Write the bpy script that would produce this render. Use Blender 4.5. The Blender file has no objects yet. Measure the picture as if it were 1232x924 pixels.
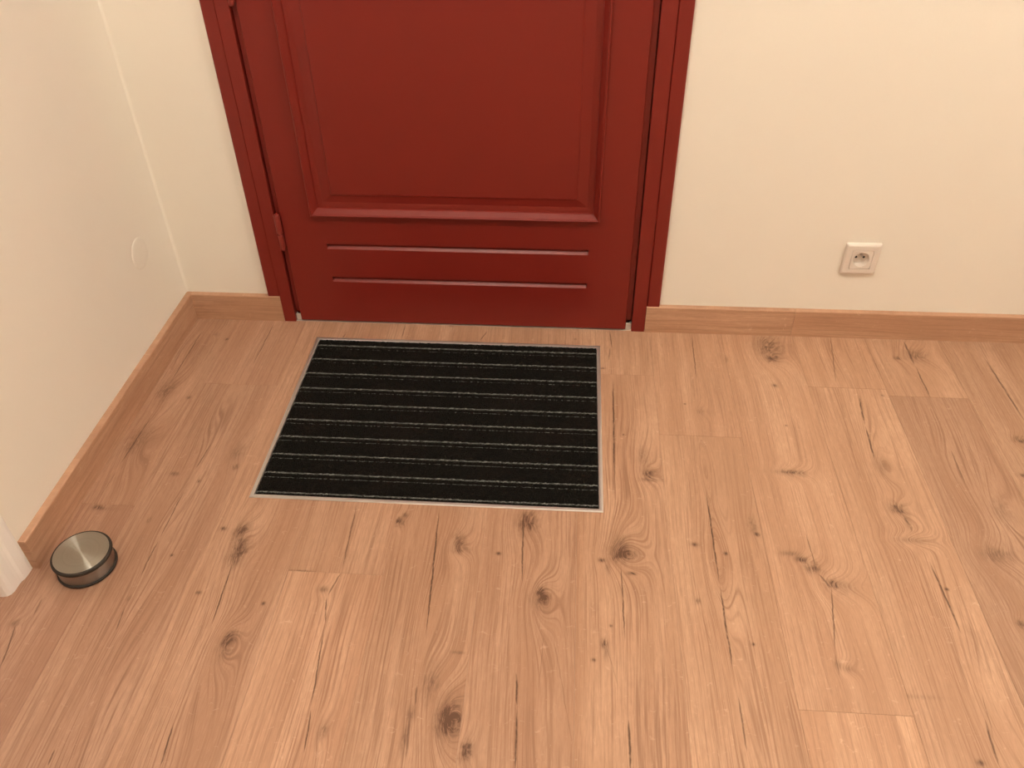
import bpy, bmesh, math, random
from mathutils import Vector, Matrix

random.seed(7)
scene = bpy.context.scene
COL = scene.collection

# ------------------------------------------------------------------ camera
CAM = Vector((0.97167, -1.74552, 1.23277))
FWD = Vector((-0.0625691, 0.7725011, -0.6319233))
RIG = Vector((0.9974640, 0.0699222, -0.0132855))
UPV = Vector((-0.0339224, 0.6311520, 0.7749170))
FPX = 1006.595
cd = bpy.data.cameras.new('camera')
cd.sensor_width = 36.0
cd.lens = FPX / 1232.0 * 36.0
cd.clip_start = 0.02
cam = bpy.data.objects.new('camera', cd)
COL.objects.link(cam)
m3 = Matrix((RIG, UPV, -FWD)).transposed()
cam.matrix_world = Matrix.Translation(CAM) @ m3.to_4x4()
scene.camera = cam


def floor_at(px, py):
    """floor point (z = 0) that the photograph shows at a pixel"""
    v = FWD * FPX + RIG * (px - 616.0) + UPV * (462.0 - py)
    k = -CAM.z / v.z
    p = CAM + v * k
    return p.x, p.y


# ------------------------------------------------------------------ world, lights, exposure
w = bpy.data.worlds.new('world')
scene.world = w
w.use_nodes = True
w.node_tree.nodes['Background'].inputs[0].default_value = (1.0, 0.84, 0.66, 1)
w.node_tree.nodes['Background'].inputs[1].default_value = 0.02
scene.view_settings.view_transform = 'Standard'
scene.view_settings.look = 'None'
scene.view_settings.gamma = 1.0
scene.view_settings.use_curve_mapping = False
scene.view_settings.exposure = 1.21


def lamp(name, loc, power, radius, color):
    l = bpy.data.lights.new(name, 'POINT')
    l.energy = power
    l.shadow_soft_size = radius
    l.color = color
    o = bpy.data.objects.new(name, l)
    o.location = loc
    COL.objects.link(o)
    return o


WARM = (1.0, 0.925, 0.81)
lamp('ceiling_bulb', (0.62, -1.27, 2.36), 16.5, 0.040, WARM)          # bulb over the entrance
lamp('hall_bulb', (2.45, -1.02, 2.36), 21, 0.05, WARM)              # second bulb further along the hall
lamp('side_room_bulb', (-1.60, -0.93, 1.90), 10, 0.06, (1.0, 0.88, 0.80))  # lamp in the room behind the white doorway


# ------------------------------------------------------------------ helpers
def link(name, me, mat=None, parent=None):
    o = bpy.data.objects.new(name, me)
    COL.objects.link(o)
    if mat is not None and len(me.materials) == 0:
        me.materials.append(mat)
    if parent is not None:
        o.parent = parent
    return o


def empty(name, loc=(0, 0, 0)):
    o = bpy.data.objects.new(name, None)
    o.empty_display_size = 0.05
    o.location = loc
    COL.objects.link(o)
    return o


def tag(o, label=None, cat=None, kind=None, group=None):
    if label: o['label'] = label
    if cat: o['category'] = cat
    if kind: o['kind'] = kind
    if group: o['group'] = group
    return o


def pymesh(name, verts, faces, smooth=False):
    me = bpy.data.meshes.new(name)
    me.from_pydata([tuple(v) for v in verts], [], faces)
    bm = bmesh.new()
    bm.from_mesh(me)
    bmesh.ops.recalc_face_normals(bm, faces=bm.faces)
    bm.to_mesh(me)
    bm.free()
    if smooth:
        for p in me.polygons: p.use_smooth = True
    me.update()
    return me


def boxes_mesh(name, boxes, bevel=0.0, seg=2):
    bm = bmesh.new()
    for (x0, x1, y0, y1, z0, z1) in boxes:
        r = bmesh.ops.create_cube(bm, size=1.0)
        for v in r['verts']:
            v.co = Vector(((x0 + x1) / 2 + v.co.x * (x1 - x0), (y0 + y1) / 2 + v.co.y * (y1 - y0), (z0 + z1) / 2 + v.co.z * (z1 - z0)))
    if bevel > 0:
        bmesh.ops.bevel(bm, geom=bm.edges[:], offset=bevel, segments=seg, affect='EDGES', profile=0.5)
    bmesh.ops.recalc_face_normals(bm, faces=bm.faces)
    me = bpy.data.meshes.new(name)
    bm.to_mesh(me)
    bm.free()
    return me


def prism(name, outline, axis, a, b, bevel=0.0):
    """closed 2D outline extruded along an axis ('x','y','z') from a to b"""
    n = len(outline)
    vs = []
    for t in (a, b):
        for (u, v) in outline:
            vs.append({'x': (t, u, v), 'y': (u, t, v), 'z': (u, v, t)}[axis])
    fs = [tuple(range(n)), tuple(range(2 * n - 1, n - 1, -1))]
    for i in range(n):
        j = (i + 1) % n
        fs.append((i, j, n + j, n + i))
    me = pymesh(name, vs, fs)
    if bevel > 0:
        bm = bmesh.new()
        bm.from_mesh(me)
        bmesh.ops.bevel(bm, geom=bm.edges[:], offset=bevel, segments=2, affect='EDGES', profile=0.5)
        bm.to_mesh(me)
        bm.free()
    return me


def lathe(name, prof, seg=64, smooth=True, cap_top=True, cap_bot=True, axis='z'):
    """profile of (radius, height) turned round an axis"""
    vs, fs = [], []
    for (r, z) in prof:
        for i in range(seg):
            a = 2 * math.pi * i / seg
            if axis == 'z':
                vs.append((r * math.cos(a), r * math.sin(a), z))
            else:
                vs.append((r * math.cos(a), z, r * math.sin(a)))
    for k in range(len(prof) - 1):
        for i in range(seg):
            j = (i + 1) % seg
            fs.append((k * seg + i, k * seg + j, (k + 1) * seg + j, (k + 1) * seg + i))
    if cap_bot: fs.append(tuple(range(seg))[::-1])
    if cap_top: fs.append(tuple((len(prof) - 1) * seg + i for i in range(seg)))
    me = pymesh(name, vs, fs)
    if smooth:
        for p in me.polygons: p.use_smooth = len(p.vertices) == 4
        try:
            me.set_sharp_from_angle(angle=math.radians(35))
        except Exception:
            pass
    return me


# ------------------------------------------------------------------ node helper
class NT:
    def __init__(self, name):
        self.mat = bpy.data.materials.new(name)
        self.mat.use_nodes = True
        self.t = self.mat.node_tree
        self.t.nodes.clear()
        self.out = self.t.nodes.new('ShaderNodeOutputMaterial')
        self.b = self.t.nodes.new('ShaderNodeBsdfPrincipled')
        self.t.links.new(self.b.outputs[0], self.out.inputs[0])

    def _in(self, sock, v):
        if v is None: return
        if isinstance(v, bpy.types.NodeSocket):
            self.t.links.new(v, sock)
        elif hasattr(sock, 'default_value'):
            if isinstance(v, (tuple, list)) and sock.type == 'RGBA' and len(v) == 3:
                v = (*v, 1)
            sock.default_value = v

    def set(self, **kw):
        for k, v in kw.items():
            self._in(self.b.inputs[k.replace('_', ' ')], v)
        return self

    def m(self, op, a, b=None, c=None, clamp=False):
        n = self.t.nodes.new('ShaderNodeMath')
        n.operation = op
        n.use_clamp = clamp
        for i, v in enumerate((a, b, c)):
            self._in(n.inputs[i], v)
        return n.outputs[0]

    def v(self, op, a, b=None, scale=None):
        n = self.t.nodes.new('ShaderNodeVectorMath')
        n.operation = op
        self._in(n.inputs[0], a)
        if b is not None: self._in(n.inputs[1], b)
        if scale is not None: self._in(n.inputs['Scale'], scale)
        return n.outputs['Value'] if op in ('DOT_PRODUCT', 'LENGTH', 'DISTANCE') else n.outputs[0]

    def obj(self):
        n = self.t.nodes.new('ShaderNodeTexCoord')
        return n.outputs['Object']

    def sep(self, a):
        n = self.t.nodes.new('ShaderNodeSeparateXYZ')
        self._in(n.inputs[0], a)
        return n.outputs

    def comb(self, x, y, z):
        n = self.t.nodes.new('ShaderNodeCombineXYZ')
        for i, q in enumerate((x, y, z)): self._in(n.inputs[i], q)
        return n.outputs[0]

    def noise(self, vec, scale=1.0, detail=2.0, rough=0.5, dist=0.0):
        n = self.t.nodes.new('ShaderNodeTexNoise')
        self._in(n.inputs['Vector'], vec)
        self._in(n.inputs['Scale'], scale)
        self._in(n.inputs['Detail'], detail)
        self._in(n.inputs['Roughness'], rough)
        self._in(n.inputs['Distortion'], dist)
        return n.outputs[0]

    def rng(self, v, a, b, c, d, smooth=False):
        n = self.t.nodes.new('ShaderNodeMapRange')
        n.interpolation_type = 'SMOOTHSTEP' if smooth else 'LINEAR'
        for i, q in enumerate((v, a, b, c, d)): self._in(n.inputs[i], q)
        return n.outputs[0]

    def mix(self, f, a, b, blend='MIX'):
        n = self.t.nodes.new('ShaderNodeMix')
        n.data_type = 'RGBA'
        n.blend_type = blend
        self._in(n.inputs[0], f)
        self._in(n.inputs[6], a)
        self._in(n.inputs[7], b)
        return n.outputs[2]

    def bump(self, h, strength=0.3, dist=0.001):
        n = self.t.nodes.new('ShaderNodeBump')
        n.inputs['Strength'].default_value = strength
        n.inputs['Distance'].default_value = dist
        self._in(n.inputs['Height'], h)
        self.t.links.new(n.outputs[0], self.b.inputs['Normal'])


# ------------------------------------------------------------------ materials
def paint(name, col, rough, var=0.04, bump=0.15, scale=220.0, spec=0.5):
    k = NT(name)
    P = k.obj()
    n = k.noise(P, 3.0, 3.0, 0.6)
    c = k.mix(n, tuple(x * (1 - var) for x in col), tuple(min(1, x * (1 + var)) for x in col))
    k.set(Base_Color=c, Roughness=rough)
    k._in(k.b.inputs['Specular IOR Level'], spec)
    k.bump(k.noise(P, scale, 2.0, 0.5), bump, 0.0006)
    return k.mat


M_WALL = paint('cream_wall_paint', (0.845, 0.795, 0.71), 0.75, 0.02, 0.25, 160.0, 0.3)
M_CEIL = paint('white_ceiling_paint', (0.84, 0.80, 0.73), 0.85, 0.02, 0.2, 140.0, 0.2)
M_RED = paint('red_satin_door_paint', (0.190, 0.0150, 0.0095), 0.38, 0.05, 0.05, 90.0, 0.42)
M_WHITE = paint('white_gloss_trim_paint', (0.90, 0.86, 0.83), 0.42, 0.05, 0.15, 60.0)
M_PLASTIC = paint('white_socket_plastic', (0.76, 0.68, 0.61), 0.35, 0.01, 0.0, 50.0)
M_HOLE = paint('socket_hole_black', (0.01, 0.009, 0.008), 0.6, 0.0, 0.0, 50.0)
M_RUBBER = paint('black_rubber', (0.022, 0.016, 0.012), 0.55, 0.05, 0.05, 120.0)
M_SUB = paint('dark_underlay', (0.10, 0.055, 0.032), 0.9, 0.05, 0.0, 50.0)
M_SILL = paint('pale_screed_under_door', (0.62, 0.55, 0.49), 0.8, 0.2, 0.3, 120.0)


def metal(name, col, rough, aniso=0.0, radial=False):
    k = NT(name)
    k.set(Base_Color=col, Metallic=1.0, Roughness=rough, Anisotropic=aniso)
    k._in(k.b.inputs['Anisotropic Rotation'], 0.25)
    P = k.obj()
    s = k.sep(P)
    if radial:
        t = k.t.nodes.new('ShaderNodeTangent')
        t.direction_type = 'RADIAL'
        t.axis = 'Z'
        k.t.links.new(t.outputs[0], k.b.inputs['Tangent'])
        r = k.m('SQRT', k.m('ADD', k.m('MULTIPLY', s[0], s[0]), k.m('MULTIPLY', s[1], s[1])))
        n = k.noise(k.comb(k.m('MULTIPLY', r, 1.0), 0.0, k.m('MULTIPLY', s[2], 1.0)), 900.0, 2.0)
        c = k.mix(n, tuple(x * 0.86 for x in col), tuple(min(1, x * 1.1) for x in col))
        k._in(k.b.inputs['Base Color'], c)
    return k.mat


M_STEEL = metal('turned_stainless_steel', (0.43, 0.41, 0.36), 0.31, 1.0, True)
M_STEEL_SIDE = metal('brushed_stainless_side', (0.36, 0.345, 0.325), 0.34, 0.9, True)
M_ALU = metal('brushed_aluminium_edging', (0.58, 0.545, 0.52), 0.40)
_b = M_ALU.node_tree.nodes['Principled BSDF']
_b.inputs['Metallic'].default_value = 0.75
_b.inputs['Coat Weight'].default_value = 0.6
_b.inputs['Coat Roughness'].default_value = 0.07
M_HINGE = paint('red_painted_hinge', (0.225, 0.026, 0.018), 0.38, 0.08, 0.1, 200.0)

k = NT('black_mat_pile')
P = k.obj()
n1 = k.noise(P, 900.0, 2.0, 0.6)
n2 = k.noise(P, 9.0, 2.0, 0.5)
c = k.mix(k.rng(n1, 0.35, 0.75, 0.0, 1.0), (0.003, 0.0026, 0.0022), (0.015, 0.0132, 0.0108))
c = k.mix(k.rng(n2, 0.45, 0.75, 0.0, 0.35), c, (0.016, 0.010, 0.008))
k.set(Base_Color=c, Roughness=0.95)
k._in(k.b.inputs['Specular IOR Level'], 0.1)
M_PILE = k.mat

k = NT('grey_mat_yarn')
P = k.obj()
n1 = k.m('ADD', k.m('MULTIPLY', k.noise(P, 420.0, 3.0, 0.7), 0.5), k.m('MULTIPLY', k.noise(P, 95.0, 2.0, 0.6), 0.5))
c = k.mix(k.rng(n1, 0.40, 0.60, 0.0, 1.0), (0.030, 0.031, 0.030), (0.23, 0.235, 0.22))
k.set(Base_Color=c, Roughness=0.95)
k._in(k.b.inputs['Specular IOR Level'], 0.1)
M_YARN = k.mat

# ---- oak laminate: iso-lines of a distorted ramp, swelling round knots, plus printed cracks
OAK_L = (0.580, 0.360, 0.236)
OAK_M = (0.480, 0.279, 0.175)
OAK_D = (0.262, 0.130, 0.077)
KNOT = (0.118, 0.056, 0.032)


def oak(name, seed, tint=1.0, pink=0.0, knots=(), swirls=(), cracks=(), along='y', ringf=150.0, contrast=1.0, rough=0.42):
    k = NT(name)
    P0 = k.obj()
    s = k.sep(P0)
    if along == 'y':
        x, y = s[0], s[1]
    elif along == 'x':
        x, y = s[2], s[0]
    else:
        x, y = s[2], s[1]
    sd = seed * 7.31
    # wander of the grain and wiggle of the cracks
    wob = k.m('SUBTRACT', k.noise(k.comb(k.m('MULTIPLY', x, 5.0), k.m('MULTIPLY', y, 1.6), sd), 1.0, 2.0, 0.5), 0.5)
    wig = k.m('SUBTRACT', k.noise(k.comb(sd, k.m('MULTIPLY', y, 26.0), 3.0), 1.0, 3.0, 0.65), 0.5)
    g = k.m('ADD', x, k.m('MULTIPLY', wob, 0.030))
    w1 = k.m('SUBTRACT', k.noise(k.comb(k.m('MULTIPLY', x, 85.0), k.m('MULTIPLY', y, 55.0), sd + 21), 1.0, 3.0, 0.6), 0.5)
    w2 = k.m('SUBTRACT', k.noise(k.comb(k.m('MULTIPLY', x, 85.0), k.m('MULTIPLY', y, 55.0), sd + 27), 1.0, 3.0, 0.6), 0.5)
    P = k.comb(x, y, 0.0)
    PK = k.comb(k.m('MULTIPLY_ADD', w1, 0.022, x), k.m('MULTIPLY_ADD', w2, 0.034, y), 0.0)
    dark = None
    fig = None

    def gauss(cx, cy, sx, sy, Q=None):
        d = k.v('SUBTRACT', Q or P, (cx, cy, 0))
        d = k.v('MULTIPLY', d, (1 / sx, 1 / sy, 0))
        return k.m('EXPONENT', k.m('MULTIPLY', k.v('DOT_PRODUCT', d, d), -1.0))

    for (cx, cy, sx, sy, amp) in swirls:
        amp = amp * (0.8 if amp > 0.07 else 0.33)
        sy = sy * 1.35
        gs = gauss(cx, cy, sx, sy)
        g = k.m('MULTIPLY_ADD', gs, amp, g)
        fg = gauss(cx, cy, sx * 1.5, sy * 1.3)
        fig = fg if fig is None else k.m('ADD', fig, fg)
    for (cx, cy, sx, sy, st) in knots:
        if min(sx, sy) > 0.006:
            g = k.m('MULTIPLY_ADD', gauss(cx, cy, sx * 1.9, sy * 2.3), 1.35 * sx, g)
        q = k.m('MULTIPLY', gauss(cx, cy, sx, sy, PK if min(sx, sy) > 0.0075 else None), st)
        dark = q if dark is None else k.m('ADD', dark, q)
    # growth lines
    mott = k.noise(k.comb(k.m('MULTIPLY', g, 330.0), k.m('MULTIPLY', y, 60.0), sd + 31), 1.0, 3.0, 0.65, 0.5)
    mott = k.rng(mott, 0.34, 0.62, 0.22, 1.05)
    lines = k.noise(k.comb(k.m('MULTIPLY', g, ringf), k.m('MULTIPLY', y, 6.0), sd), 1.0, 1.6, 0.6)
    lines = k.rng(lines, 0.47, 0.66, 0.0, 1.0)
    bands = k.noise(k.comb(k.m('MULTIPLY', g, 26.0), k.m('MULTIPLY', y, 0.9), sd + 3), 1.0, 2.0, 0.5)
    bands = k.rng(bands, 0.40, 0.60, 0.0, 1.0, True)
    fib = k.noise(k.comb(k.m('MULTIPLY', x, 560.0), k.m('MULTIPLY', y, 52.0), sd + 9), 1.0, 3.0, 0.6)
    fib = k.rng(fib, 0.30, 0.70, 0.0, 1.0)
    cloud = k.rng(k.noise(k.comb(k.m('MULTIPLY', x, 13.0), k.m('MULTIPLY', y, 4.5), sd + 5), 1.0, 3.0, 0.55), 0.32, 0.68, 0.0, 1.0)
    c = k.mix(bands, OAK_M, OAK_L)
    ls = 0.52 * contrast if fig is None else k.m('MULTIPLY_ADD', k.m('MINIMUM', fig, 1.0), 0.30 * contrast, 0.52 * contrast)
    c = k.mix(k.m('MULTIPLY', lines, ls), c, OAK_D)
    c = k.mix(k.m('MULTIPLY', fib, 0.44 * contrast), c, (0.262, 0.142, 0.088))
    c = k.mix(k.m('MULTIPLY', cloud, 0.50), c, tuple(a * b for a, b in zip(OAK_M, (0.80, 0.76, 0.73))))
    # pale flecks across the grain
    fl = k.noise(k.comb(k.m('MULTIPLY', x, 75.0), k.m('MULTIPLY', y, 105.0), sd + 13), 1.0, 2.0, 0.5, 1.2)
    c = k.mix(k.rng(fl, 0.66, 0.78, 0.0, 0.30), c, (0.72, 0.50, 0.36))
    c = k.mix(1.0, c, (tint, tint * (1 - 0.055 * pink), tint * (1 - 0.02 * pink)), 'MULTIPLY')
    if dark is not None:
        dk = k.m('MULTIPLY', dark, mott, clamp=True)
        c = k.mix(dk, c, KNOT)
    if cracks:
        xw = k.m('MULTIPLY_ADD', wig, 0.0048, x)
        tot = None
        for (x0, y0, x1, y1, wd, st) in cracks:
            if y1 < y0: x0, y0, x1, y1 = x1, y1, x0, y0
            L = max(1e-3, y1 - y0)
            mm = (x1 - x0) / L
            xc = k.m('MULTIPLY_ADD', y, mm, x0 - mm * y0)
            dist = k.m('ABSOLUTE', k.m('SUBTRACT', xw, xc))
            u = k.m('MULTIPLY_ADD', y, 2.0 / L, -(y0 + y1) / L)          # -1..1 along the crack
            tp = k.m('SUBTRACT', 1.0, k.m('POWER', k.m('ABSOLUTE', u), 4.0), clamp=True)
            we = k.m('MULTIPLY', tp, wd)
            mk = k.m('MULTIPLY', k.m('SUBTRACT', we, dist), 1.0 / (wd * 0.8), clamp=True)
            mk = k.m('MULTIPLY', mk, st)
            tot = mk if tot is None else k.m('MAXIMUM', tot, mk)
        brk = k.rng(k.noise(k.comb(sd, k.m('MULTIPLY', y, 60.0), 8.0), 1.0, 2.0), 0.25, 0.5, 0.45, 1.0)
        c = k.mix(k.m('MULTIPLY', tot, brk), c, (0.085, 0.038, 0.020))
    k.set(Base_Color=c, Roughness=k.rng(fib, 0, 1, rough - 0.04, rough + 0.10))
    k._in(k.b.inputs['Specular IOR Level'], 0.35)
    k.bump(k.m('ADD', k.m('MULTIPLY', fib, -0.5), k.m('MULTIPLY', lines, -0.5)), 0.25, 0.0004)
    return k.mat


# ------------------------------------------------------------------ dimensions (metres)
BT, BH = 0.014, 0.0743                     # skirting thickness and height
MX0, MX1, MY1, MY0 = 0.3485, 1.0545, -0.0819, -0.6253   # mat well
RX, RY, RZ = 3.5, -3.3, 2.5                # hall extents
JL0, JL1 = 0.2465, 0.2755                  # left jamb front
JR0, JR1 = 1.1345, 1.1665                  # right jamb front
AL, AR = 0.2149, 1.1984                    # outer edges of the architraves
DL0, DL1 = 0.2896, 1.1196                  # door leaf
DH = 2.04
CAS0, CAS1 = -0.8256, -0.8910              # white casing of the side doorway
SX0, SX1, SZ0, SZ1 = 1.6245, 1.6725, 0.195, 0.243   # box of the wall socket
SD0, SD1 = -0.891, -1.73                   # side doorway opening

# ------------------------------------------------------------------ room shell
tag(link('wall_back', boxes_mesh('wall_back', [
    (-0.12, JL0, 0.0, 0.12, -0.012, RZ), (JR1, SX0, 0.0, 0.12, -0.012, RZ), (SX1, RX + 0.12, 0.0, 0.12, -0.012, RZ), (SX0, SX1, 0.0, 0.12, -0.012, SZ0), (SX0, SX1, 0.0, 0.12, SZ1, RZ), (SX0, SX1, 0.03, 0.12, SZ0, SZ1), (JL0, JR1, 0.0, 0.12, DH + 0.035, RZ)]), M_WALL),
    'cream painted wall around the red door', 'wall', 'structure')
tag(link('wall_left', boxes_mesh('wall_left', [
    (-0.12, 0.0, CAS0, 0.0, -0.012, RZ), (-0.12, 0.0, RY, SD1 - 0.065, -0.012, RZ), (-0.12, 0.0, SD1 - 0.065, CAS0, 2.11, RZ)]), M_WALL),
    'cream painted side wall with a round blanking cover', 'wall', 'structure')
tag(link('wall_right', boxes_mesh('wall_right', [(RX, RX + 0.12, RY, 0.0, -0.012, RZ)]), M_WALL),
    'cream wall at the far end of the hall', 'wall', 'structure')
tag(link('wall_rear', boxes_mesh('wall_rear', [(-0.12, RX + 0.12, RY - 0.12, RY, -0.012, RZ)]), M_WALL),
    'cream wall behind the viewer', 'wall', 'structure')
tag(link('ceiling', boxes_mesh('ceiling', [(-0.12, RX + 0.12, RY - 0.12, 0.12, RZ, RZ + 0.1)]), M_CEIL),
    'white painted ceiling of the hall', 'ceiling', 'structure')
# the room behind the white doorway
tag(link('wall_side_room', boxes_mesh('wall_side_room', [
    (-2.42, -2.3, RY, 0.1, -0.012, RZ), (-2.3, -0.12, 0.0, 0.1, -0.012, RZ), (-2.3, -0.12, RY - 0.12, RY, -0.012, RZ), (-2.42, -0.12, RY - 0.12, 0.1, RZ, RZ + 0.1)]), M_CEIL),
    'white walls of the room behind the side doorway', 'wall', 'structure')

# soft plaster fillet in the wall corner
def fillet():
    vs, fs = [], []
    r, n = 0.006, 12
    for zz in (BH + 0.0003, RZ):
        vs.append((0.0, 0.0, zz))
        for i in range(n + 1):
            a = math.pi / 2 * i / n
            vs.append((r - r * math.cos(a), -r + r * math.sin(a), zz))
    m = n + 2
    for i in range(m):
        j = (i + 1) % m
        fs.append((i, j, m + j, m + i))
    fs += [tuple(range(m)), tuple(range(2 * m - 1, m - 1, -1))]
    me = pymesh('corner_fillet', vs, fs, True)
    me.set_sharp_from_angle(angle=math.radians(40))
    return me
tag(link('trim_1', fillet(), M_WALL), 'cream plaster filling the inside wall corner', 'wall corner', 'structure')

# ------------------------------------------------------------------ floor: base and planks
floor = tag(link('floor', boxes_mesh('floor', [(-2.4, RX + 0.1, RY - 0.1, 0.12, -0.05, -0.0125)]), M_SUB),
            'light oak laminate floor with knots and dark printed cracks', 'floor', 'structure')

PW, PX0 = 0.1758, 0.477 - 0.1758 * 3       # plank width, first seam (x = -0.05)
JOINTS = {-1: -0.95, 0: -0.662, 1: -0.274, 2: -1.45, 3: -0.802, 4: -1.31, 5: -0.37, 6: -0.190, 7: -0.394, 8: -1.022, 9: -0.212,
          10: -0.235, 11: -1.15, 12: -0.35, 13: -0.9, 14: -0.55, 15: -1.2, 16: -0.2, 17: -0.8, 18: -0.4, 19: -1.0, 20: -0.6}
PLEN = 1.285

# ---- what the photograph shows printed on the planks, in photograph pixels
# cracks: chains of pixels, width in mm, strength
CRACKS = [
    ([(245, 395), (203, 464)], 1.5, .8), ([(182, 501), (143, 561)], 1.5, .85), ([(141, 566), (120, 598)], .8, .4),
    ([(255, 532), (234, 567)], 1.4, .85), ([(222, 590), (191, 649), (168, 695)], 1.3, .9), ([(331, 387), (303, 441)], 1.4, .8),
    ([(280, 677), (254, 754)], 1.6, .95), ([(430, 603), (411, 688), (394, 717)], 1.8, .75), ([(393, 718), (391, 750), (374, 852), (366, 908)], 1.6, .9),
    ([(529, 607), (512, 772)], 1.9, 1.), ([(502, 824), (499, 850)], 1.5, .7), ([(493, 862), (488, 915)], 2.4, .5),
    ([(630, 610), (628, 704)], 1.9, .9), ([(621, 808), (622, 850), (620, 930)], 2.0, .95), ([(747, 677), (752, 773)], 1.5, .9),
    ([(756, 863), (759, 930)], 2.4, .95), ([(733.5, 398), (736, 419)], 1.6, .8), ([(734, 418), (732, 434)], 2.2, .5),
    ([(737.5, 453), (739.5, 584)], 2.2, 1.), ([(832, 400), (838, 459)], 1.5, .8), ([(849, 588), (866, 704), (882, 809)], 2.0, 1.),
    ([(888, 836), (899, 908)], 1.8, .75), ([(999, 404), (1006, 462)], 1.5, .7), ([(1033, 475), (1041, 512), (1053, 555)], 2.2, .95),
    ([(1087, 410), (1101, 440)], 3.0, .85), ([(1101, 440), (1121, 482)], 2.0, .85), ([(1143, 540), (1162, 583)], 1.8, .7),
    ([(1183, 428), (1236, 512)], 2.4, .9), ([(1117, 673), (1159, 767)], 2.2, .9), ([(1184, 864), (1202, 922)], 2.2, .85), ([(1181, 832), (1196, 890)], 1.0, .5),
    ([(1000, 703), (1005, 786)], 1.5, .85), ([(1005, 786), (1010, 815)], 1.2, .45), ([(969, 640), (983, 688)], 1.2, .7), ([(21, 748), (-2, 810)], 1.6, .85),
    ([(52, 719), (40, 741)], 1.8, .55), ([(151, 729), (139, 760)], 1.6, .75), ([(66, 901), (57, 922)], 1.6, .85), ([(210, 868), (192, 925)], 1.8, .9),
    ([(587, 398), (577, 410)], 1.6, .85), ([(418, 398), (411, 409)], 1.6, .8), ([(488, 391), (483, 407)], 1.2, .7), ([(1152, 790), (1166, 830)], 1.0, .4),
    ([(1086, 618), (1098, 640)], 2.2, .55), ([(727, 770), (745, 830)], 1.0, .35), ([(262, 690), (240, 760)], .8, .35), ([(460, 610), (440, 680)], .8, .3),
    ([(985, 690), (1000, 708)], 2.4, .7), ([(655, 760), (648, 830)], 1.0, .3), ([(665, 760), (690, 905)], 1.0, .35),
    ([(905, 790), (925, 860)], 1.0, .4), ([(840, 725), (860, 790)], .9, .35), ([(1010, 480), (1040, 600)], .9, .3), ([(945, 470), (965, 560)], .9, .3),
]
# knots: pixel, half width across and along the plank in mm, strength
KNOTS = [
    (290, 640, 11, 20, 1.0), (287, 664, 16, 36, .7), (276, 768, 11, 14, .95), (270, 782, 14, 22, .35), (480, 627, 9, 9, 1.1), (487, 620, 6, 6, .8),
    (552, 650, 10, 16, .85), (555, 660, 14, 12, .5), (634, 628, 20, 26, .75), (653, 716, 10, 16, .95), (650, 722, 18, 24, .35), (748, 660, 20, 32, .6), (750, 668, 22, 12, .75),
    (724, 674, 6, 5, 1.1), (760, 690, 9, 4, 1.1), (731, 684, 5, 16, .5), (727, 774, 6, 9, 1.), (730, 785, 6, 14, .4), (518, 822, 14, 30, .4), (545, 862, 18, 32, .75), (534, 868, 14, 26, .55),
    (495, 858, 6, 12, .7), (486, 890, 5, 24, .6), (560, 905, 9, 13, 1.1), (564, 898, 7, 6, .8), (551, 785, 9, 3, .8), (781, 570, 12, 12, .9), (783, 577, 20, 6, .7), (775, 552, 12, 36, .35),
    (930, 432, 14, 12, .75), (925, 418, 30, 42, .62), (932, 464, 6, 6, .9), (955, 569, 22, 8, .75), (948, 568, 32, 6, .4), (906, 632, 8, 22, .55), (911, 643, 5, 5, 1.1),
    (836, 655, 7, 5, 1.1), (873, 666, 4, 4, 1.1), (906, 775, 3.5, 3.5, 1.1), (840, 723, 4, 6, .9), (1139, 709, 3.5, 3.5, 1.2),
    (964, 673, 12, 7, 1.1), (950, 666, 18, 6, .65), (978, 684, 14, 12, .8), (1002, 702, 9, 8, .9), (1012, 706, 26, 14, .25),
    (1080, 612, 16, 14, .7), (1092, 628, 6, 18, .5), (1098, 650, 24, 7, .5), (1228, 530, 14, 9, .9), (1231, 572, 8, 6, .8), (1200, 668, 26, 20, .45), (1229, 752, 8, 8, 1.),
    (1180, 918, 6, 5, 1.1), (1102, 428, 26, 22, .5), (1080, 431, 9, 7, .9), (843, 495, 9, 11, .35), (873, 432, 6, 12, .5),
    (273, 408, 5, 5, 1.1), (262, 402, 8, 8, .5), (227, 478, 5, 6, .8), (210, 570, 9, 6, .9), (239, 579, 4, 5, .9), (283, 562, 6, 8, .9), (285, 545, 12, 26, .4), (269, 636, 6, 5, 1.1),
    (117, 610, 9, 6, .9), (125, 612, 20, 5, .4), (179, 626, 4, 7, .6), (239, 713, 5, 4, 1.), (317, 726, 4, 4, .9), (207, 668, 3.5, 3.5, 1.), (388, 879, 7, 14, .8), (389, 709, 9, 7, .7), (362, 687, 24, 3, .6),
    (19, 750, 9, 7, .7), (600, 666, 5, 4, 1.), (714, 794, 3.5, 3.5, 1.1), (735, 753, 3, 3, .9), (543, 392, 5, 5, .8), (692, 408, 3.5, 3.5, .8), (725, 443, 7, 3, 1.),
    (200, 470, 16, 34, .45), (165, 530, 22, 44, .42), (1205, 615, 16, 30, .25), (1020, 805, 10, 7, .4), (1008, 800, 6, 8, .5), (1062, 476, 4, 4, .8),
    (1060, 560, 14, 30, .25), (750, 523, 3, 3, 1.), (824, 486, 3, 2.5, 1.), (946, 512, 3, 2.5, .8), (1098, 838, 40, 4, .3), (155, 720, 4, 6, .5),
]
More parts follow.
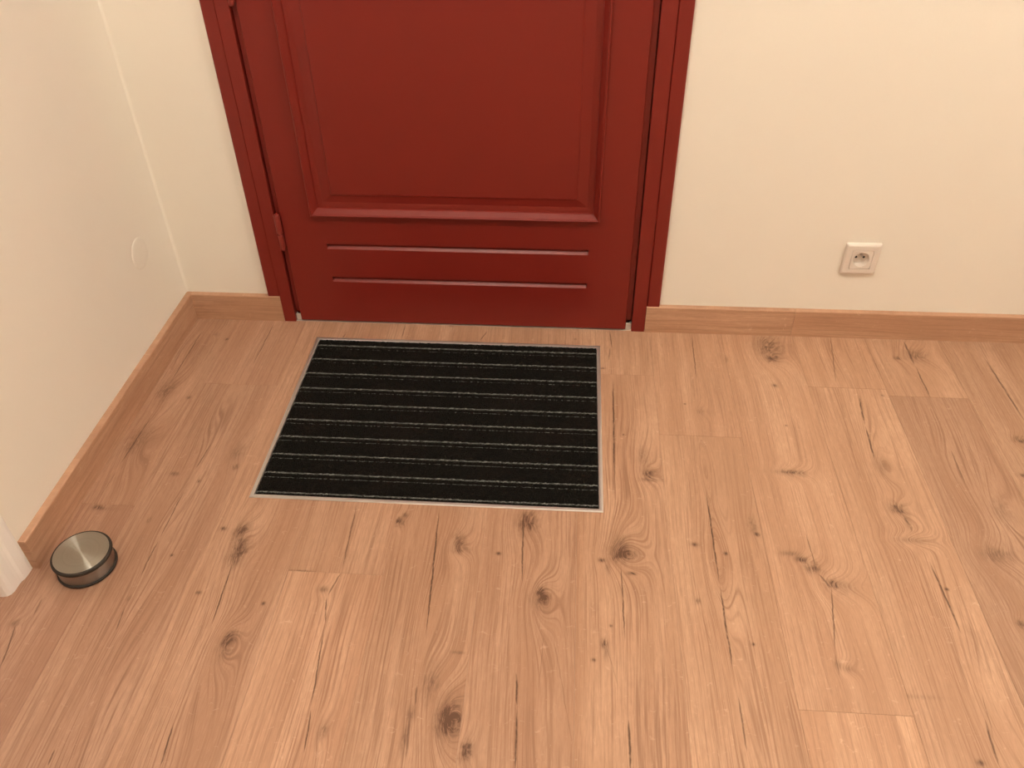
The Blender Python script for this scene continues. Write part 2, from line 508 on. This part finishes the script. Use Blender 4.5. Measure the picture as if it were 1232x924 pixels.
# swirls of the growth lines only
SWIRLS = [
    (846, 560, 20, 110, .075), (860, 672, 26, 80, .085), (872, 760, 24, 90, .05), (893, 880, 24, 130, .06), (512, 745, 26, 110, .07), (285, 700, 30, 60, .03), (262, 795, 34, 70, .05),
    (648, 745, 34, 70, .055), (640, 860, 34, 120, .05), (255, 500, 24, 110, .06), (275, 470, 24, 80, .04), (195, 640, 20, 60, .05), (170, 545, 26, 70, .05), (225, 420, 24, 60, .05),
    (748, 655, 36, 60, .05), (745, 560, 40, 110, .06), (1050, 535, 24, 120, .06), (1140, 560, 26, 90, .05), (1130, 720, 30, 160, .055), (1190, 860, 36, 110, .06),
    (110, 860, 40, 120, .05), (150, 770, 26, 90, .04), (940, 760, 50, 150, .02), (770, 850, 36, 200, .05), (205, 880, 30, 90, .04), (470, 700, 40, 200, .03),
    (915, 420, 30, 50, .05), (1000, 420, 40, 60, .03), (1200, 600, 30, 120, .05), (390, 800, 30, 200, .03), (540, 880, 30, 60, .05),
]


def feats(x0, x1, y0, y1):
    """printed marks that fall on one plank"""
    kn, sw, cr = [], [], []
    for (px, py, a, b, st) in KNOTS:
        X, Y = floor_at(px, py)
        if x0 <= X < x1 and y0 <= Y < y1: kn.append((X, Y, a / 1000, b / 1000, st * (1.65 if min(a, b) >= 14 else 1.35 if min(a, b) >= 9 else 1.1)))
    for (px, py, a, b, amp) in SWIRLS:
        X, Y = floor_at(px, py)
        if x0 <= X < x1 and y0 <= Y < y1: sw.append((X, Y, a / 1000, b / 1000, amp))
    for (ch, wd, st) in CRACKS:
        for (p, q) in zip(ch[:-1], ch[1:]):
            X, Y = floor_at(*p)
            X2, Y2 = floor_at(*q)
            if x0 <= (X + X2) / 2 < x1 and y0 <= (Y + Y2) / 2 < y1: cr.append((X, Y, X2, Y2, wd * 1.2 / 1000, st))
    return kn, sw, cr


def plank_mesh(x0, x1, y0, y1, hole=None, z0=-0.0125, z1=0.0, ch=0.0004):
    """board, top edges eased; cut out round the mat well"""
    if hole is None or hole[0] >= x1 or hole[1] <= x0 or hole[2] >= y1 or hole[3] <= y0:
        vs = [(x0, y0, z0), (x1, y0, z0), (x1, y1, z0), (x0, y1, z0), (x0, y0, z1 - ch), (x1, y0, z1 - ch), (x1, y1, z1 - ch), (x0, y1, z1 - ch),
              (x0 + ch, y0 + ch, z1), (x1 - ch, y0 + ch, z1), (x1 - ch, y1 - ch, z1), (x0 + ch, y1 - ch, z1)]
        fs = [(3, 2, 1, 0), (8, 9, 10, 11)]
        for i in range(4):
            j = (i + 1) % 4
            fs += [(i, j, 4 + j, 4 + i), (4 + i, 4 + j, 8 + j, 8 + i)]
        return pymesh('plank', vs, fs)
    xs = sorted(set([x0, x1] + [h for h in hole[:2] if x0 < h < x1]))
    ys = sorted(set([y0, y1] + [h for h in hole[2:] if y0 < h < y1]))
    bm = bmesh.new()
    V = {}

    def vert(i, j, z):
        if (i, j, z) not in V: V[(i, j, z)] = bm.verts.new((xs[i], ys[j], z))
        return V[(i, j, z)]
    cells = []
    for i in range(len(xs) - 1):
        for j in range(len(ys) - 1):
            mx, my = (xs[i] + xs[i + 1]) / 2, (ys[j] + ys[j + 1]) / 2
            if not (hole[0] < mx < hole[1] and hole[2] < my < hole[3]): cells.append((i, j))
    S = set(cells)
    for (i, j) in cells:
        for z in (z0, z1):
            bm.faces.new([vert(i, j, z), vert(i + 1, j, z), vert(i + 1, j + 1, z), vert(i, j + 1, z)])
        for (di, dj, a, b) in ((-1, 0, (i, j), (i, j + 1)), (1, 0, (i + 1, j), (i + 1, j + 1)), (0, -1, (i, j), (i + 1, j)), (0, 1, (i, j + 1), (i + 1, j + 1))):
            if (i + di, j + dj) not in S:
                bm.faces.new([vert(*a, z0), vert(*b, z0), vert(*b, z1), vert(*a, z1)])
    bmesh.ops.recalc_face_normals(bm, faces=bm.faces)
    me = bpy.data.meshes.new('plank')
    bm.to_mesh(me)
    bm.free()
    return me


# tone of single planks, soft shade at right and light falloff leftward painted in: (column, index from the door) -> (value, pinkness)
TONE_SHADE = {(0, 0): (.91, .6), (0, 1): (.86, .9), (1, 0): (.94, .8), (1, 1): (.89, .6), (2, 0): (.96, .4), (3, 0): (.97, .3), (3, 1): (1.07, .3), (4, 0): (.96, .2), (5, 0): (.95, .2), (5, 1): (.94, .3),
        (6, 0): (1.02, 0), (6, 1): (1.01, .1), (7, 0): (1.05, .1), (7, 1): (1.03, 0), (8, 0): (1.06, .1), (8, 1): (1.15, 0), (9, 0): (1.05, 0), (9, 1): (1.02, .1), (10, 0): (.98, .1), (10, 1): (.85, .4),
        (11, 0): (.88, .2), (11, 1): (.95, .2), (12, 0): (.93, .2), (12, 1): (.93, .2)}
GAP = 0.00012
for ci in range(0, 20):
    x0, x1 = PX0 + ci * PW, PX0 + (ci + 1) * PW
    x1 = min(x1, RX)
    j = JOINTS[ci]
    cuts = [-0.010]
    while j > -0.010 - 0.05: j -= PLEN
    jj = j
    while jj > RY:
        cuts.append(jj)
        jj -= PLEN
    cuts.append(RY)
    for n, (yb, ya) in enumerate(zip(cuts[:-1], cuts[1:])):
        if yb - ya < 0.02: continue
        kn, sw, cr = feats(x0, x1, ya, yb)
        rr = random.Random(ci * 31 + n * 7 + 5)
        tv, pk = TONE_SHADE.get((ci, n), (rr.uniform(.95, 1.06), rr.uniform(0, .5)))
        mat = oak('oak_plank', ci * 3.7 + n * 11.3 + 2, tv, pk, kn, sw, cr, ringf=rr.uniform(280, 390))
        # planks of the first two columns run on under the wall lining only as far as its face
        xa = max(x0, 0.0) if ya > SD0 else x0
        if xa >= x1 - 0.01: continue
        link('plank', plank_mesh(xa + GAP, x1 - GAP, ya + GAP, yb - GAP, (MX0, MX1, MY0, MY1)), mat, floor)
# boards of the side room floor, seen by light only
side_oak = oak('oak_side_room', 91, 1.0, .2)
for i in range(13):
    xb = PX0 - PW * (i + 1)
    link('plank', plank_mesh(max(xb, -2.3) + GAP, xb + PW - GAP, RY, 0.0), side_oak, floor)
# screed strip that shows under the door
link('door_sill', boxes_mesh('door_sill', [(JL0, JR1, -0.0098, 0.12, -0.0125, -0.0006)]), M_SILL, floor)

# ------------------------------------------------------------------ skirting boards
M_SK = [oak('oak_skirting', 40 + i, 1.11, .1, along='x', ringf=240.0, contrast=.8, rough=.45) for i in range(3)]
M_SKL = oak('oak_skirting_side', 50, 1.05, .3, along='z', ringf=170.0, contrast=.8, rough=.45)


def skirt_out(yf):
    c = 0.0022
    return [(0, 0.0002), (-yf, 0.0002), (-yf, BH - c), (-yf + c * .35, BH - c * .35), (-yf + c, BH), (0, BH)]


sb = tag(empty('baseboard_back', (0, 0, 0)), 'light oak skirting boards on either side of the red door', 'skirting board', 'structure')
link('board', prism('board', skirt_out(BT), 'x', BT + 0.0004, JL0 - 0.0006), M_SK[0], sb)
link('board', prism('board', skirt_out(BT), 'x', JR1 + 0.0008, 1.5264), M_SK[1], sb)
link('board', prism('board', skirt_out(BT), 'x', 1.5274, RX - 0.0005), M_SK[2], sb)
tag(link('baseboard_left', prism('baseboard_left', [(-y_, z_) for (y_, z_) in skirt_out(BT)], 'y', CAS0 + 0.0006, -0.0002), M_SKL),
    'light oak skirting board along the side wall by the doorstop', 'skirting board', 'structure')

# ------------------------------------------------------------------ white casing of the side doorway
cas = [(-0.115, CAS0), (-0.0004, CAS0 - 0.0002), (0.0004, -0.832), (-0.0012, -0.850), (-0.0040, -0.8555), (-0.0050, -0.862), (-0.0052, -0.8775), (-0.0075, -0.8845), (-0.0125, -0.8895), (-0.020, CAS1), (-0.115, CAS1)]
d2 = tag(empty('door_2', (-0.06, (SD0 + SD1) / 2, 0)), 'white painted frame of the doorway in the side wall', 'door frame', 'structure')


def child(name, me, mat, parent):
    o = link(name, me, mat, parent)
    o.matrix_parent_inverse = Matrix.Translation(parent.location).inverted()
    return o


child('jamb', prism('jamb', cas, 'z', 0.0002, 2.045), M_WHITE, d2)
mir = [(x_, SD0 + SD1 - y_) for (x_, y_) in cas]
child('jamb', prism('jamb', mir, 'z', 0.0002, 2.045), M_WHITE, d2)
child('head', boxes_mesh('head', [(-0.115, -0.0005, SD1 - 0.065, CAS0, 2.0455, 2.11)], 0.002), M_WHITE, d2)

# ------------------------------------------------------------------ red entrance door
door = tag(empty('door_1', ((DL0 + DL1) / 2, 0, 0)), 'dark red panelled entrance door with its red frame', 'door', 'structure')
LF = -0.011                                # front of the leaf
PXL, PXR, PZB, PZT = 0.3655, 1.0405, 0.3060, 1.86   # moulding outer rectangle
GX0, GX1 = 0.3905, 1.0175
TG = -0.0025                               # set-back of the stepped leaf edge


def leaf():
    e = 0.0012
    gz = [0.2225, 0.1300]                  # groove centres
    hw, dp = 0.0074, 0.0080
    r = 0.0015
    inset = 0.008
    xs = [DL0 + r, PXL + inset, GX0, GX0 + e, GX1 - e, GX1, PXR - inset, DL1 - r]
    zs = [0.004 + r]
    for g in sorted(gz):
        zs += [g - hw, g + hw - 0.0066, g + hw - 0.0002, g + hw]
    zs += [PZB + inset, PZT - inset, DH - r]
    bm = bmesh.new()
    V = {}
    gset = {round(g + hw - q_, 6) for g in gz for q_ in (0.0066, 0.0002)}
    for i, x in enumerate(xs):
        for j, z in enumerate(zs):
            dpt = dp if (round(z, 6) in gset and 3 <= i <= 4) else 0.0
            V[i, j] = bm.verts.new((x, LF + dpt, z))
    nz = len(zs)
    hx = (1, 6)
    for i in range(len(xs) - 1):
        for j in range(nz - 1):
            if hx[0] <= i < hx[1] and j == nz - 3: continue
            bm.faces.new((V[i, j], V[i + 1, j], V[i + 1, j + 1], V[i, j + 1]))
    # eased edge, sides, step and back (stepped edge behind the front skin)
    loop = [V[i, 0] for i in range(len(xs))] + [V[len(xs) - 1, j] for j in range(1, nz)] + [V[i, nz - 1] for i in range(len(xs) - 2, -1, -1)] + [V[0, j] for j in range(nz - 2, 0, -1)]

    def ring(prev, off, y):
        new = []
        for v in prev:
            x, z = v.co.x, v.co.z
            nx = x + (off if x > 0.7 and abs(x - xs_r[0]) < 1e-5 else 0) - (off if abs(x - xs_r[1]) < 1e-5 else 0)
            nz_ = z + (off if abs(z - zs_r[0]) < 1e-5 else 0) - (off if abs(z - zs_r[1]) < 1e-5 else 0)
            new.append(bm.verts.new((nx, y, nz_)))
        n = len(prev)
        for a in range(n):
            b = (a + 1) % n
            bm.faces.new((prev[a], prev[b], new[b], new[a]))
        xs_r[0] += off; xs_r[1] -= off; zs_r[0] += off; zs_r[1] -= off
        return new
    xs_r = [DL1 - r, DL0 + r]
    zs_r = [DH - r, 0.004 + r]
    l = ring(loop, r * 0.3, LF + 0.0003)
    l = ring(l, r * 0.7, LF + r)
    l = ring(l, 0.0, TG)
    # widen sideways only for the stepped tongue
    new = []
    for v in l:
        x = v.co.x
        nx = x + 0.0128 if abs(x - DL1) < 1e-4 else (x - 0.0118 if abs(x - DL0) < 1e-4 else x)
        new.append(bm.verts.new((nx, TG, v.co.z + (0.024 if v.co.z < 0.01 else 0))))
    n = len(l)
    for a in range(n):
        b = (a + 1) % n
        bm.faces.new((l[a], l[b], new[b], new[a]))
    last = []
    for v in new: last.append(bm.verts.new((v.co.x, 0.030, v.co.z)))
    for a in range(n):
        b = (a + 1) % n
        bm.faces.new((new[a], new[b], last[b], last[a]))
    bm.faces.new(last[::-1])
    bmesh.ops.recalc_face_normals(bm, faces=bm.faces)
    me = bpy.data.meshes.new('leaf')
    bm.to_mesh(me)
    bm.free()
    return me


def rings(name, rects, close=False, smooth=False):
    """rectangular rings (x0,x1,z0,z1,y) joined one to the next"""
    vs, fs = [], []
    for (x0, x1, z0, z1, y) in rects:
        vs += [(x0, y, z0), (x1, y, z0), (x1, y, z1), (x0, y, z1)]
    for a in range(len(rects) - 1):
        for i in range(4):
            j = (i + 1) % 4
            fs.append((a * 4 + i, a * 4 + j, a * 4 + 4 + j, a * 4 + 4 + i))
    if close:
        b = (len(rects) - 1) * 4
        fs.append((b, b + 1, b + 2, b + 3))
    else:
        a = (len(rects) - 1) * 4
        for i in range(4):
            j = (i + 1) % 4
            fs.append((a + i, a + j, j, i))
    return pymesh(name, vs, fs)


lf = child('leaf', leaf(), M_RED, door)
prof = [(0.0, LF + 0.001), (0.0002, LF - 0.0090), (0.0014, LF - 0.0112), (0.0038, LF - 0.0118), (0.0052, LF - 0.0108), (0.0058, LF - 0.0092), (0.0066, LF - 0.0088),
        (0.0152, LF + 0.0022), (0.0166, LF + 0.0060), (0.0222, LF + 0.0062), (0.0222, LF + 0.014), (0.004, LF + 0.014)]
mo = link('panel_moulding', rings('panel_moulding', [(PXL + o_, PXR - o_, PZB + o_, PZT - o_, y_) for (o_, y_) in prof]), M_RED, lf)
pp = [(0.018, LF + 0.014), (0.018, LF + 0.0068), (0.0225, LF + 0.0062), (0.030, LF + 0.0070), (0.0530, LF + 0.0046), (0.0542, LF + 0.0030), (0.0565, LF + 0.0026)]
pa = link('panel', rings('panel', [(PXL + o_, PXR - o_, PZB + o_ * (1.0 if o_ < .04 else .93), PZT - o_, y_) for (o_, y_) in pp], close=True), M_RED, lf)


def rebate_jamb(a, b, sgn):
    """plan outline of a jamb: front face a..b, stop behind the leaf on the side sgn"""
    inn, outr = (b, a) if sgn > 0 else (a, b)
    o = [(outr, 0.12), (outr, -0.0135), (inn - sgn * 0.001, -0.0135), (inn, -0.0125), (inn, 0.034), (inn + sgn * 0.022, 0.034), (inn + sgn * 0.022, 0.12)]
    return o if sgn > 0 else o[::-1]


child('jamb', prism('jamb', rebate_jamb(JL0, JL1, 1), 'z', 0.0002, DH + 0.006), M_RED, door)
child('jamb', prism('jamb', rebate_jamb(JR0, JR1, -1), 'z', 0.0002, DH + 0.006), M_RED, door)
child('head_jamb', boxes_mesh('head_jamb', [(JL0, JR1, -0.0135, 0.12, DH + 0.0065, DH + 0.034)], 0.001), M_RED, door)
c_ = 0.003


def arch(a, b):
    return [(a, 0.0005), (a, -0.0085), (a + c_ * .4, -0.0105), (a + c_, -0.0115), (b - c_ * .6, -0.0115), (b - c_ * .2, -0.0105), (b, -0.0090), (b, 0.0005)]


child('architrave', prism('architrave', arch(AL, JL0 - 0.0005), 'z', BH + 0.0006, DH + 0.066), M_RED, door)
child('architrave', prism('architrave', arch(JR1 + 0.0008, AR), 'z', BH + 0.0006, DH + 0.066), M_RED, door)
child('architrave', boxes_mesh('architrave', [(JL0 - 0.001, JR1 + 0.001, -0.0115, 0.0, DH + 0.036, DH + 0.066)], 0.002), M_RED, door)


for (xa, xb) in ((JL1 + .0006, DL0 - .0006), (DL1 + .0006, JR0 - .0006)):
    child('seal_block', boxes_mesh('seal_block', [(xa, xb, -0.0060, 0.0120, 0.0002, 0.0190)], 0.0012), M_SILL, door)


def hinge(z0, z1):
    cx, cy = 0.2838, -0.0185
    zm = z0 + (z1 - z0) * 0.46
    h = empty('hinge', (cx, cy, z0))
    h.parent = door
    h.matrix_parent_inverse = Matrix.Translation(door.location).inverted()
    r = 0.0074
    def kn(a, b, rr):
        return lathe('knuckle', [(rr - .0012, a), (rr, a + .0012), (rr, b - .0012), (rr - .0012, b)], 24)
    link('knuckle', kn(0, zm - z0 - .0012, r * .82), M_HINGE, h)
    link('knuckle', kn(zm - z0 + .0008, z1 - z0, r), M_HINGE, h)
    link('hinge_pin', lathe('hinge_pin', [(.0038, -.002), (.0042, 0.0), (.0042, z1 - z0), (.0036, z1 - z0 + .0025)], 20), M_HINGE, h)
    link('leaf_plate', boxes_mesh('leaf_plate', [(-0.0060, 0.0052, 0.005, 0.0128, .004, zm - z0 - .004)]), M_HINGE, h)


hinge(0.2150, 0.3080)
hinge(0.7715, 0.8650)
hinge(1.7000, 1.7935)

# ------------------------------------------------------------------ entrance mat in its metal edging
mat_root = tag(empty('entrance_mat', ((MX0 + MX1) / 2, (MY0 + MY1) / 2, 0)), 'black ribbed entrance mat with thin grey stripes in metal edging', 'doormat')


def edging():
    """L-shaped aluminium angle round the well, rounded top"""
    zt = 0.0022
    o = 0.0004
    wd = 0.0092
    pr = [(o, 0.0002), (o, zt * .45), (o + .0006, zt * .8), (o + .0018, zt), (wd - .0012, zt), (wd - .0004, zt * .8), (wd, zt * .4), (wd, -0.0115), (wd - .002, -0.0115), (wd - .002, -0.0004), (o, -0.0004)]
    vs, fs = [], []
    for (q, z) in pr:
        vs += [(MX0 + q - .002, MY0 + q - .002, z), (MX1 - q + .002, MY0 + q - .002, z), (MX1 - q + .002, MY1 - q + .002, z), (MX0 + q - .002, MY1 - q + .002, z)]
    n = len(pr)
    for a in range(n):
        b = (a + 1) % n
        for i in range(4):
            j = (i + 1) % 4
            fs.append((a * 4 + i, a * 4 + j, b * 4 + j, b * 4 + i))
    me = pymesh('edging', vs, fs)
    for p in me.polygons: p.use_smooth = True
    me.set_sharp_from_angle(angle=math.radians(50))
    return me


child('edging', edging(), M_ALU, mat_root)
IX0, IX1, IY0, IY1 = MX0 + 0.0075, MX1 - 0.0075, MY0 + 0.0075, MY1 - 0.0075
child('mat_backing', boxes_mesh('mat_backing', [(IX0 + .001, IX1 - .001, IY0 + .001, IY1 - .001, -0.0122, -0.0045)]), M_RUBBER, mat_root)
YS = [-0.1115 - 0.0553 * i for i in range(10)]     # far grey row of each pair


def pile_band(ya, yb, seed, zt=0.0005):
    """strip of short tufts between two rows of grey yarn"""
    rr = random.Random(seed)
    st = 0.0017
    nx = int((IX1 - IX0) / st)
    ny = max(2, int(abs(yb - ya) / st))
    vs, fs = [], []
    for j in range(ny + 1):
        for i in range(nx + 1):
            ex = rr.uniform(-.0012, .0004) if i in (0, nx) else 0.0
            x = IX0 + (IX1 - IX0) * i / nx + rr.uniform(-.0005, .0005) + (ex if i == 0 else -ex)
            y = ya + (yb - ya) * j / ny + rr.uniform(-.0005, .0005)
            edge = j in (0, ny)
            z = (-0.0042 if edge else zt + rr.uniform(-.0020, .0011))
            if i in (0, nx): z = -0.003
            vs.append((x, y, z))
    for j in range(ny):
        for i in range(nx):
            a = j * (nx + 1) + i
            fs.append((a, a + 1, a + nx + 2, a + nx + 1))
    me = bpy.data.meshes.new('pile_band')
    me.from_pydata(vs, [], fs)
    return me


def yarn(rad, seed):
    """row of small looped stitches along x, at the origin"""
    rr = random.Random(seed)
    vs, fs = [], []
    L = IX1 - IX0 - .002
    n = int(L / 0.0021)
    for i in range(n + 1):
        x = L * i / n
        jit = rr.uniform(.62, 1.15)
        dy = rr.uniform(-.0006, .0006)
        dz = rr.uniform(-.0007, .0004)
        for q in range(6):
            a = 2 * math.pi * q / 6
            vs.append((x, dy + rad * jit * math.cos(a), dz + rad * .8 * jit * math.sin(a)))
    for i in range(n):
        for q in range(6):
            p = (q + 1) % 6
            fs.append((i * 6 + q, i * 6 + p, (i + 1) * 6 + p, (i + 1) * 6 + q))
    return pymesh('yarn_row', vs, fs)


band_edges = [IY1]
for yy in YS: band_edges += [yy + .0028, yy - .0028 + .0002, yy - .0128]
def add_pile(ya, yb, s, zt):
    o = child('pile_band', pile_band(ya, yb, s, zt), M_PILE, mat_root)
    return o
prev = IY1
Y1 = yarn(.0019, 3)
Y2 = yarn(.0009, 4)
for n, yy in enumerate(YS):
    add_pile(prev, yy + .0012, 100 + n, 0.0012)
    o = child('yarn_row', Y1, M_YARN, mat_root)
    o.location = (IX0 + .001 , yy, -0.0002)
    if yy - .0135 > IY0:
        add_pile(yy - .0012, yy - .0112, 200 + n, -0.0012)
        o = child('yarn_row', Y2, M_YARN, mat_root)
        o.location = (IX0 + .001, yy - .0120, -0.0017)
        prev = yy - .0128
    else:
        add_pile(yy - .0012, IY0, 200 + n, -0.0008)

# ------------------------------------------------------------------ steel doorstop
ds = tag(empty('doorstop', (0.1015, -0.8145, 0.0)), 'round brushed steel doorstop weight with black rubber rings on the oak floor', 'doorstop')
R0 = 0.0495
link('body', lathe('body', [(R0 - .0005, .0035), (R0, .0045), (R0, .0350)], 96, cap_top=True), M_STEEL_SIDE, ds)
link('base_ring', lathe('base_ring', [(R0 - .002, .0002), (R0 + .0016, .0006), (R0 + .0032, .0026), (R0 + .0028, .0052), (R0 - .001, .0066)], 96), M_RUBBER, ds)
link('upper_ring', lathe('upper_ring', [(R0 - .002, .0318), (R0 + .0022, .0324), (R0 + .0036, .0350), (R0 + .0034, .0380), (R0 + .0022, .0396), (R0 - .0002, .0402)], 96), M_RUBBER, ds)
link('cap', lathe('cap', [(R0 - .002, .0385), (R0 - .0004, .0398), (R0 - .0012, .0404), (0.030, .0404), (0.010, .0404), (0.0004, .0404)], 96), M_STEEL, ds)

# ------------------------------------------------------------------ wall socket
so = tag(empty('wall_socket', (1.6485, 0.0, 0.2190)), 'white plastic wall socket on the cream wall right of the door', 'socket')


def plate():
    H = 0.0400
    pr = [(H, 0.0), (H, -0.0040), (H - .0012, -0.0066), (H - .0040, -0.0086), (H - .0062, -0.0090), (0.0242, -0.0090), (0.0242, -0.0062)]
    vs, fs = [], []
    for (q, y) in pr:
        vs += [(-q, y, -q), (q, y, -q), (q, y, q), (-q, y, q)]
    for a in range(len(pr) - 1):
        for i in range(4):
            j = (i + 1) % 4
            fs.append((a * 4 + i, a * 4 + j, a * 4 + 4 + j, a * 4 + 4 + i))
    me = pymesh('plate', vs, fs)
    bm = bmesh.new(); bm.from_mesh(me)
    ed = [e for e in bm.edges if abs(e.verts[0].co.x) > .03 and abs(abs(e.verts[0].co.x) - abs(e.verts[0].co.z)) < 1e-5 and abs(e.verts[0].co.y - e.verts[1].co.y) > 1e-5]
    bmesh.ops.bevel(bm, geom=ed, offset=.003, segments=3, affect='EDGES', profile=.5)
    bm.to_mesh(me); bm.free()
    return me


def insert():
    """square module with a round recess"""
    s, r, yf, yb, n = 0.0236, 0.0185, -0.0088, 0.0050, 64
    vs, fs = [], []
    for i in range(n):
        a = 2 * math.pi * (i + .5) / n
        cx, cz = math.cos(a), math.sin(a)
        t = s / max(abs(cx), abs(cz))
        vs.append((cx * t, yf + .003, cz * t))
        vs.append((cx * t * .99, yf, cz * t * .99))
        vs.append((cx * r, yf, cz * r))
        vs.append((cx * (r - .0008), yf + .0008, cz * (r - .0008)))
        vs.append((cx * (r - .0018), yb - .001, cz * (r - .0018)))
        vs.append((cx * (r - .0032), yb, cz * (r - .0032)))
    for i in range(n):
        j = (i + 1) % n
        for q in range(5):
            fs.append((i * 6 + q, j * 6 + q, j * 6 + q + 1, i * 6 + q + 1))
    fs.append(tuple(i * 6 + 5 for i in range(n)))
    me = pymesh('insert', vs, fs)
    return me


link('plate', plate(), M_PLASTIC, so)
ins = link('socket_insert', insert(), M_PLASTIC, so)
for sx in (-1, 1):
    hcl = link('pin_hole', lathe('pin_hole', [(.0029, 0.0), (.0029, -.0006)], 20, axis='y'), M_HOLE, ins)
    hcl.location = (sx * .0088, 0.0051, 0.0)
ep = link('earth_pin', lathe('earth_pin', [(.0024, 0.0), (.0024, -.0125), (.0014, -.0142)], 20, axis='y'), M_ALU, ins)
ep.location = (0, 0.0050, 0.0095)

# ------------------------------------------------------------------ round blanking cover on the side wall
bc = tag(link('blanking_cover', lathe('blanking_cover', [(.0355, 0.0), (.0355, .0006), (.0345, .0013), (.0300, .0018), (.015, .0021), (.0008, .0022)], 64), M_WALL),
         'round blanking cover painted cream on the side wall', 'wall cover')
bc.rotation_euler = (0, math.pi / 2, 0)
bc.location = (0.0, -0.151, 0.2745)
